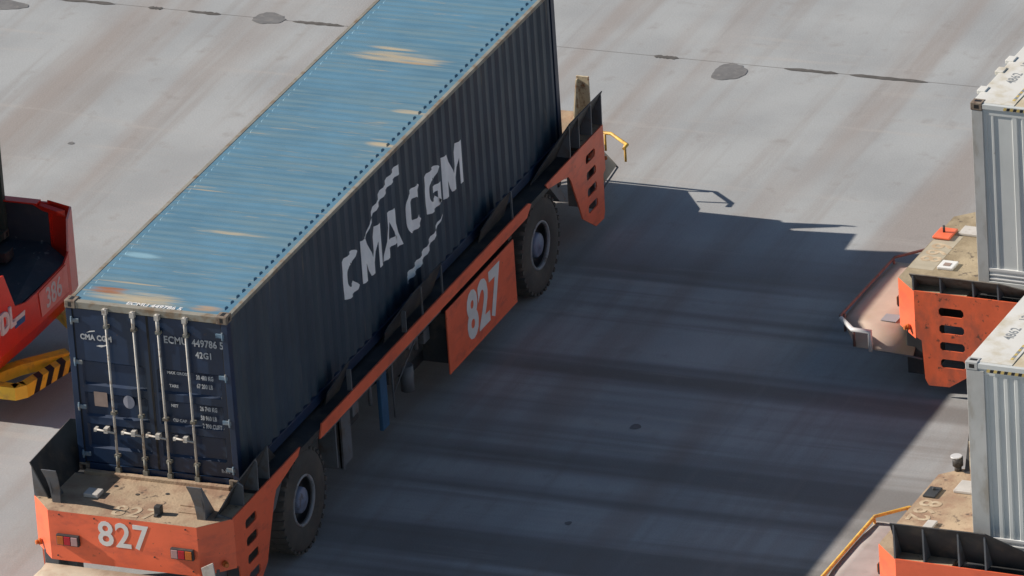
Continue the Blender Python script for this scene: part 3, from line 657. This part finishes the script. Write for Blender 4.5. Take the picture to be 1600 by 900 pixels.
blue = make_dry_container('long dark blue shipping container with a faded light blue roof, standing on carrier 827', (6.096, 0, H0), 0, 'navy_side', 'roof', 'navy', 'rail_tan')
make_doors(blue, 2.591, 'navy')
XD = -6.074
def dl(s, size, y, z, bold=.004, ws=.8, m='door_print', x=XD, name='door_lettering', parent=blue):
    return lettering(name, s, size, m, parent, (x, y, z - H0), (0, -1, 0), (0, 0, 1), bold=bold, wscale=ws, align='LEFT', depth=.001, spacing=1.05)
dl('ECMU', .15, -.235, 3.795, ws=.86); dl('449786 5', .15, -.66, 3.79, ws=.80); dl('42G1', .13, -.70, 3.61, ws=.85)
dl('CMA CGM', .11, 1.03, 3.70, .005, .9)
dl('MAX GROSS', .06, -.245, 3.30, .002, .95); dl('TARE', .06, -.265, 3.10, .002, .95); dl('NET', .06, -.265, 2.80, .002, .95, x=XD - .0); dl('CU CAP', .06, -.275, 2.58, .002, .95)
dl('30 480 KG', .09, -.68, 3.27, .003, .62); dl('67 200 LB', .09, -.68, 3.14, .003, .62)
dl('26 740 KG', .09, -.70, 2.80, .003, .62); dl('58 960 LB', .09, -.70, 2.66, .003, .62); dl('2 390 CUFT', .09, -.72, 2.54, .003, .62)
dl('R-3.4', .07, -.95, 1.88, .003, .8)
o = lettering('header_lettering', 'ECMU 449786 5', .13, 'white_paint', blue, (-5.953, -.08, 2.575), (0, -1, 0), (1, 0, 0), bold=.004, wscale=.95, depth=.001)
# swoosh over and under the small name, oval and round marks, brown sticker
def arc_sheet(parent, pts, m, x):
    b = MB(); b.bm.faces.new([b.bm.verts.new((x, yy, zz - H0)) for yy, zz in pts]); return b.build('door_mark', m, parent)
arc_sheet(blue, [(.93, 3.77), (.88, 3.80), (.80, 3.815), (.80, 3.80), (.87, 3.785)], 'white_paint', XD)
arc_sheet(blue, [(.80, 3.58), (.72, 3.57), (.64, 3.60), (.62, 3.625), (.68, 3.605), (.75, 3.60)], 'white_paint', XD)
arc_sheet(blue, [(.385 + .045 * cos(a) + (.07 if cos(a) > 0 else -.07), 3.215 + .05 * sin(a)) for a in [2 * pi * i / 20 for i in range(20)]], 'grey_mark', -6.026)
arc_sheet(blue, [(.375 + .085 * cos(a), 2.775 + .10 * sin(a)) for a in [2 * pi * i / 24 for i in range(24)]], 'grey_mark', XD)
arc_sheet(blue, [(.90, 2.88), (.70, 2.88), (.70, 2.66), (.90, 2.66)], 'sticker', XD)
# big painted name following the corrugations
def wall_letter(polys, name='wall_lettering'):
    """polygons in world (x, z) laid onto the corrugated right wall"""
    b = MB(); bm = b.bm
    for pl in polys: bm.faces.new([bm.verts.new((x - 6.096, 0, z - H0)) for x, z in pl])
    bmesh.ops.triangulate(bm, faces=bm.faces)
    xs_ = [v.co.x for v in bm.verts]
    for xb in corr_breaks(min(xs_), max(xs_))[1:-1]:
        bmesh.ops.bisect_plane(bm, geom=list(bm.verts) + list(bm.edges) + list(bm.faces), plane_co=(xb, 0, 0), plane_no=(1, 0, 0), dist=1e-5)
    for v in bm.verts: v.co.y = -(1.203 + corr(v.co.x) + .0045)
    return b.build(name, 'letter_side', blue)
def glyph(kind, x0, w, z0, h):
    def T(pl): return [(x0 + w * a, z0 + h * c) for a, c in pl]
    if kind == 'M': return [T([(0, 0), (0, 1), (.27, 1), (.5, .40), (.73, 1), (1, 1), (1, 0), (.82, 0), (.82, .62), (.59, 0), (.41, 0), (.18, .62), (.18, 0)])]
    if kind == 'A': return [T(p) for p in ([(0, 0), (.36, 1), (.54, 1), (.24, 0)], [(.46, .76), (.54, 1), (.66, 1), (1, 0), (.76, 0)], [(.28, .17), (.34, .36), (.66, .36), (.72, .17)])]
    out = []; th = .31; n = 26; a0, a1 = R(44), R(316)
    for i in range(n):
        q = []
        for a, k in ((a0 + (a1 - a0) * i / n, 1), (a0 + (a1 - a0) * (i + 1) / n, 1), (a0 + (a1 - a0) * (i + 1) / n, 0), (a0 + (a1 - a0) * i / n, 0)):
            e = .62; ca, sa = cos(a), sin(a); X = math.copysign(abs(ca) ** e, ca); Z = math.copysign(abs(sa) ** e, sa)
            rx, rz_ = (.5, .5) if k else (.5 - th, .5 - th * .80)
            q.append((.5 + X * rx, .5 + Z * rz_))
        out.append(T(q))
    if kind == 'G': out += [T([(.55, .54), (1.0, .54), (1.0, .38), (.55, .38)]), T([(.76, .38), (1.0, .38), (1.0, .04), (.76, .08)])]
    return out
for k, x0, wd in (('C', 3.93, .62), ('M', 4.66, .72), ('A', 5.44, .66), ('C', 6.32, .60), ('G', 6.98, .64), ('M', 7.70, .74)):
    wall_letter(glyph(k, x0, wd, 2.69, .66))
def swoosh(pts):
    quads = []
    for (x0, z0, t0), (x1, z1, t1) in zip(pts, pts[1:]): quads.append([(x0, z0 - t0), (x1, z1 - t1), (x1, z1 + t1), (x0, z0 + t0)])
    return quads
wall_letter(swoosh([(4.86, 3.30, .008), (5.0, 3.47, .03), (5.2, 3.61, .05), (5.5, 3.73, .07), (5.8, 3.81, .075), (6.12, 3.85, .08)]))
wall_letter(swoosh([(6.15, 2.10, .065), (6.5, 2.13, .07), (6.8, 2.19, .065), (7.05, 2.27, .055), (7.3, 2.36, .04), (7.46, 2.45, .022), (7.58, 2.54, .006)]))

def make_reefer(label, origin, rz, style, HT=2.925):
    root = empty('freight_container', origin, rz); tag(root, label, 'container', 'light grey containers at the right edge')
    castings(root, HT, 'casting' if style == 'flat' else 'reefer_post'); pw = .17 if style == 'flat' else .25
    frame(root, HT, 'reefer_post', 'reefer_side', 'reefer_side', pw)
    for sy in (-1, 1):
        xs = []; x = -6.085 + pw
        b = MB(); P = []
        if style == 'flat':
            P.append((x, 0))
            while x < 5.8:
                for dx, d in ((.045, 0), (.055, -.012), (.115, -.012), (.125, 0), (.155, 0), (.165, -.012), (.43, -.012), (.44, 0)): P.append((x + dx, d))
                x += .46
        else:
            P.append((x, 0))
            while x < 5.75:
                for dx, d in ((.03, 0), (.045, -.022), (.115, -.022), (.13, 0)): P.append((x + dx, d))
                x += .145
        P.append((6.085 - pw, 0))
        z0, z1 = .36, HT - .17
        rows = [[b.bm.verts.new((x, sy * (1.198 + d), z)) for z in (z0, z1)] for x, d in P]
        for i in range(len(P) - 1): b.bm.faces.new((rows[i][0], rows[i + 1][0], rows[i + 1][1], rows[i][1]))
        b.build('side_wall', 'reefer_side', root)
        MB().box(-5.918, 5.918, sy * 1.2, sy * 1.155, HT - .175, HT - .09).build('upper_band', 'reefer_side', root)
        lo = MB(); lo.box(-5.91, 5.91, sy * 1.214, sy * 1.15, .33, .37)
        for z in (.17, .235, .295): lo.box(-5.91, 5.91, sy * (1.196), sy * 1.15, z, z + .06).box(-5.91, 5.91, sy * 1.212, sy * 1.15, z + .022, z + .042)
        lo.build('lower_band', 'reefer_rib', root, bevel=.004)
        # warning stripes on the top rail
        n = 6
        wx = -5.60 if style == 'flat' else -5.80
        st = MB()
        for i in range(n * 2 + (6 if style == 'flat' else 0)):
            st.hull([(wx + i * .05, sy * 1.2185, HT - .075 - (.05 if style != 'flat' else 0)), (wx + i * .05 + .045, sy * 1.2185, HT - .075 - (.05 if style != 'flat' else 0)), (wx + i * .05 + .06, sy * 1.2185, HT - .03 - (.05 if style != 'flat' else 0)), (wx + i * .05 + .015, sy * 1.2185, HT - .03 - (.05 if style != 'flat' else 0))],
                    [(wx + i * .05, sy * 1.2195, HT - .075 - (.05 if style != 'flat' else 0)), (wx + i * .05 + .045, sy * 1.2195, HT - .075 - (.05 if style != 'flat' else 0)), (wx + i * .05 + .06, sy * 1.2195, HT - .03 - (.05 if style != 'flat' else 0)), (wx + i * .05 + .015, sy * 1.2195, HT - .03 - (.05 if style != 'flat' else 0))], i % 2)
        st.build('warning_stripes', ['warn_yellow', 'black'], root)
    MB().box(-5.45, 5.92, -1.155, 1.155, HT - .035, HT - .016).build('roof', 'reefer_cream', root)
    MB().box(-6.085, -5.455, -1.056, 1.056, HT - .05, HT - .006).build('roof_end_plate', 'reefer_roof', root, bevel=.004)
    for a_ in (-1, 1): MB().box(-5.918, -5.455, a_ * 1.0565, a_ * 1.155, HT - .05, HT - .008).build('roof_end_strip', 'reefer_roof', root)
    for tx, ty in (('4862', -.22), ('1206', .38)): lettering('roof_lettering', tx, .20, 'grey_print', root, (-5.80, ty, HT - .0045), (0, 1, 0), (-1, 0, 0), bold=.002, wscale=.95, depth=.001)
    wm = MB()
    for i in range(7):
        wm.box(-5.54, -5.50, -1.0 + i * .07, -1.0 + i * .07 + .065, HT - .0055, HT - .0035, i % 2)
    wm.build('warning_stripes', ['warn_yellow', 'grey_print'], root)
    MB().box(-6.092, -6.05, -1.06, 1.06, .135, HT - .12).build('end_frame', 'reefer_side', root)
    for y in (-.72, -.0, .42) if style == 'flat' else ():
        MB().box(-6.15, -6.02, y - .09, y + .09, HT - .05, HT + .012).box(-6.14, -6.09, y - .06, y + .06, HT - .14, HT - .05).build('hinge_lug', 'reefer_roof', root, bevel=.01)
    return root
g668 = make_reefer('light grey container with a wide flat-panelled side and rusty corner block, upper right', (9.736, -15.09, H0), R(-92.0), 'flat')
g862 = make_reefer('light grey container with closely spaced upright ribs, lower right', (1.466, -17.85, H0), R(-92.0), 'ribbed')

# ------------------------------------------------------------------ red carrier at the left edge, built in world coordinates about its own base
rc = empty('container_carrier', (5.8, 11.5, 0), 0); tag(rc, 'red container carrier 386 with a striped yellow bumper, at the left edge', 'transport vehicle')
def Q(x, y): return (x - 5.8, y - 11.5)
X0, X1 = 4.15, 7.06
# U-shaped end panel with raised corners
front = [(X0, 4.85), (4.36, 4.52), (5.60, 4.46), (6.62, 4.46), (6.99, 4.48), (X1, 4.9)]
topz = [2.30, 2.18, 1.53, 1.56, 1.68, 2.26, 2.34]
def top_at(x):
    pts = [(X0, 2.30), (4.66, 2.2), (4.92, 1.60), (5.25, 1.52), (6.55, 1.56), (6.74, 1.68), (6.82, 2.16), (6.99, 2.29), (X1, 2.33)]
    for (a, za), (b_, zb) in zip(pts, pts[1:]):
        if a <= x <= b_: return za + (zb - za) * (x - a) / max(1e-6, b_ - a)
    return 2.3
def front_at(x):
    for (a, ya), (b_, yb) in zip(front, front[1:]):
        if a <= x <= b_: return ya + (yb - ya) * (x - a) / max(1e-6, b_ - a)
    return 5.1
xs = [X0, 4.36, 4.5, 4.66, 4.75, 4.92, 5.08, 5.25, 5.6, 5.9, 6.2, 6.55, 6.74, 6.82, 6.9, 6.99, 7.055]
def red_panel(xa, xb, m, off=0.0):
    b = MB(); ss = [x for x in xs if xa <= x <= xb]
    lo_y = lambda x: front_at(x) + .16
    for p, q_ in zip(ss, ss[1:]):
        def col(x, o): 
            y = front_at(x) - off
            zb = .72
            return [Q(x, lo_y(x) + o - off) + (zb,), Q(x, y + o) + (1.02,), Q(x, y + o) + (top_at(x),)]
        a0, a1 = col(p, 0), col(p, .03); c0, c1 = col(q_, 0), col(q_, .03)
        b.hull([a0[0], c0[0], c1[0], a1[0]], [a0[1], c0[1], c1[1], a1[1]]); b.hull([a0[1], c0[1], c1[1], a1[1]], [a0[2], c0[2], c1[2], a1[2]])
    return b
panel = red_panel(X0, 6.75, 'red').build('end_panel', 'red', rc)
red_panel(6.74, 7.0, 'x').build('corner_panel', 'red_lit', rc)  # strip's brightness is put into its colour, in place of light falling there
red_panel(6.985, 7.06, 'red').build('corner_edge', 'red', rc)
nb_ = MB(); 
nb_.hull([Q(5.66, 4.448) + (1.10,), Q(6.60, 4.448) + (1.10,), Q(6.60, 4.451) + (1.10,), Q(5.66, 4.451) + (1.10,)], [Q(5.62, 4.448) + (1.50,), Q(6.60, 4.448) + (1.54,), Q(6.60, 4.451) + (1.54,), Q(5.62, 4.451) + (1.50,)])
nb_.build('number_ground', 'red_faded', panel)
lettering('number', '386', .44, 'white_paint', panel, Q(6.10, 4.444) + (1.30,), (1, 0, 0), (0, 0, 1), bold=.008, wscale=.85, depth=.001)
lettering('maker_lettering', 'VDL', .44, 'white_paint', panel, Q(4.53, 4.50) + (1.49,), (1, -.04, 0), (0, 0, 1), bold=.016, wscale=.8, depth=.02)
# stripes behind the lettering
MB().hull([Q(4.86, 4.49) + (1.36,), Q(5.16, 4.47) + (1.36,), Q(5.16, 4.50) + (1.36,), Q(4.86, 4.52) + (1.36,)], [Q(4.80, 4.49) + (1.43,), Q(5.18, 4.47) + (1.43,), Q(5.18, 4.50) + (1.43,), Q(4.80, 4.52) + (1.43,)]).build('stripe', 'white_paint', panel)
MB().hull([Q(4.86, 4.488) + (1.27,), Q(5.14, 4.468) + (1.27,), Q(5.14, 4.50) + (1.27,), Q(4.86, 4.52) + (1.27,)], [Q(4.86, 4.488) + (1.355,), Q(5.16, 4.468) + (1.355,), Q(5.16, 4.50) + (1.355,), Q(4.86, 4.52) + (1.355,)]).build('stripe', 'flag_blue', panel)
# side walls of the bed, with a red rim
for x, d in ((X0, 1), (X1, -1)):
    b = MB()
    P = [(4.86, .8), (4.86, 2.30), (6.0, 2.30), (6.5, 1.75), (18.0, 1.75), (18.0, .8)]
    b.hull([Q(x, y) + (z,) for y, z in P], [Q(x + d * .04, y) + (z,) for y, z in P]); b.build('side_panel', 'red', rc)
    MB().box(Q(x - .0, 0)[0] - .005, Q(x + d * .16, 0)[0], Q(0, 5.0)[1], Q(0, 5.9)[1], 2.302, 2.325).build('rim_strip', 'red', rc)
MB().hull([Q(X1 - .04, 4.95) + (2.17,), Q(6.93, 4.56) + (2.15,), Q(6.92, 4.66) + (2.15,), Q(X1 - .05, 5.0) + (2.17,)], [Q(X1 - .04, 4.97) + (2.29,), Q(6.93, 4.56) + (2.25,), Q(6.88, 4.68) + (2.24,), Q(X1 - .06, 5.2) + (2.30,)]).build('corner_guide', 'red', rc)
for x, d in ((X0, 1), (X1, -1)):
    P = [(4.88, 1.5), (4.88, 2.28), (6.0, 2.27), (6.5, 1.72), (18.0, 1.72), (18.0, 1.5)]
    MB().hull([Q(x + d * .042, y) + (z,) for y, z in P], [Q(x + d * .06, y) + (z,) for y, z in P]).build('inner_liner', 'bed_dark', rc)
# sloping dark bed
MB().hull([Q(X0 + .05, 5.0) + (1.50,), Q(4.75, 4.56) + (1.40,), Q(6.75, 4.50) + (1.44,), Q(X1 - .05, 4.95) + (1.50,), Q(X1 - .05, 18) + (1.60,), Q(X0 + .05, 18) + (1.60,)],
          [Q(X0 + .05, 5.0) + (1.66,), Q(4.75, 4.56) + (1.50,), Q(6.75, 4.50) + (1.54,), Q(X1 - .05, 4.95) + (1.66,), Q(X1 - .05, 18) + (1.66,), Q(X0 + .05, 18) + (1.66,)]).build('bed', 'bed_dark', rc)
MB().box(-1.2, 1.2, -6.3, 6.3, .7, 1.48).build('chassis', 'steel_dark', rc)
MB().box(.35, .62, -6.30, -6.10, 1.66, 1.82).build('bed_guide', 'steel_dark', rc, bevel=.01)
for yy in (-4.4, 4.4):
    for sx in (-1, 1):
        xo, xi = sx * 1.36, sx * .86
        b = MB().lathe([(xi, .36), (xi, .60), (xi + sx * .06, .735), (xi + sx * .12, .755), (xo - sx * .12, .755), (xo - sx * .06, .735), (xo, .60), (xo, .38)], 0, .767, 48, closed=True)
        b.xf(Matrix.Translation((0, yy, 0)) @ Matrix.Rotation(R(90), 4, 'Z') @ Matrix.Diagonal((1, -1, 1, 1)))
        wh = b.build('wheel', 'rubber', rc)
        b = MB().lathe([(xo - sx * .3, .37), (xo - sx * .04, .37), (xo - sx * .04, .33), (xo - sx * .16, .2), (xo - sx * .1, .02)], 0, .767, 32)
        b.xf(Matrix.Translation((0, yy, 0)) @ Matrix.Rotation(R(90), 4, 'Z') @ Matrix.Diagonal((1, -1, 1, 1)))
        b.build('rim', 'rim', wh)
# small dark red lamp at the corner
lm = MB().box(*sorted((Q(7.12, 0)[0], Q(7.30, 0)[0])), *sorted((Q(0, 4.78)[1], Q(0, 4.90)[1])), 1.17, 1.30).build('side_lamp', 'lamp_maroon', rc, bevel=.015)
MB().tube([Q(7.05, 4.86) + (1.22,), Q(7.34, 4.84) + (1.25,)], .018, 6).tube([Q(7.22, 4.84) + (1.30,), Q(7.22, 4.84) + (1.36,)], .015, 6).build('lamp_bracket', 'steel_dark', lm)
# yellow bumper: ring of box section with chevrons on its face
bl = [(4.28, 5.2), (4.28, 4.30), (4.42, 4.17), (5.8, 3.84), (7.12, 4.17), (7.22, 4.36), (7.22, 5.2)]
b = MB()
for i, (p, q_) in enumerate(zip(bl, bl[1:])):
    a = Vector(p); c = Vector(q_); d = (c - a).normalized(); nn = Vector((-d.y, d.x)) * .16
    b.hull([Q(*a) + (.40,), Q(*c) + (.40,), Q(*(c + nn)) + (.40,), Q(*(a + nn)) + (.40,)], [Q(*a) + (.60,), Q(*c) + (.60,), Q(*(c + nn)) + (.60,), Q(*(a + nn)) + (.60,)])
bump = b.build('bumper', 'yellow', rc)
ch = MB()
for pa, pb in ((bl[2], bl[3]), (bl[3], bl[4])):
    a = Vector(pa); c = Vector(pb); L_ = (c - a).length; d = (c - a) / L_; o_ = Vector((d.y, -d.x)) * .003
    t_ = .14
    while t_ < L_ - .1:
        p0 = a + d * t_ + o_; p1 = a + d * (t_ + .13) + o_; p2 = a + d * (t_ + .24) + o_; p3 = a + d * (t_ + .11) + o_; bk = -o_ * 2
        ch.hull([Q(*p0) + (.402,), Q(*p1) + (.402,), Q(*(p1 + bk)) + (.402,), Q(*(p0 + bk)) + (.402,)], [Q(*p3) + (.602,), Q(*p2) + (.602,), Q(*(p2 + bk)) + (.602,), Q(*(p3 + bk)) + (.602,)])
        for_top = [Q(*p3) + (.601,), Q(*p2) + (.601,), Q(*(p2 + Vector((-d.y, d.x)) * .15 + d * .08)) + (.601,), Q(*(p3 + Vector((-d.y, d.x)) * .15 + d * .08)) + (.601,)]
        ch.hull(for_top, [(x_, y_, .6045) for x_, y_, _ in for_top])
        t_ += .27
ch.build('bumper_stripes', 'black', bump)
for (p, q_) in (((4.44, 4.9), (5.0, 4.6)), ((5.0, 4.6), (5.6, 4.06)), ((7.1, 4.9), (6.5, 4.3))):
    a = Vector(p); c = Vector(q_); d = (c - a).normalized(); nn = Vector((-d.y, d.x)) * .09
    MB().hull([Q(*(a - nn)) + (.47,), Q(*(c - nn)) + (.47,), Q(*(c + nn)) + (.47,), Q(*(a + nn)) + (.47,)], [Q(*(a - nn)) + (.64,), Q(*(c - nn)) + (.64,), Q(*(c + nn)) + (.64,), Q(*(a + nn)) + (.64,)]).build('bumper_strut', 'yellow', bump)
gr = make_dry_container('dark green container on the red carrier, only a sliver of it at the left edge', (5.76, 5.53 + 6.096, 1.72), R(90), 'green_dark', 'green_dark', 'green_post', 'green_post')
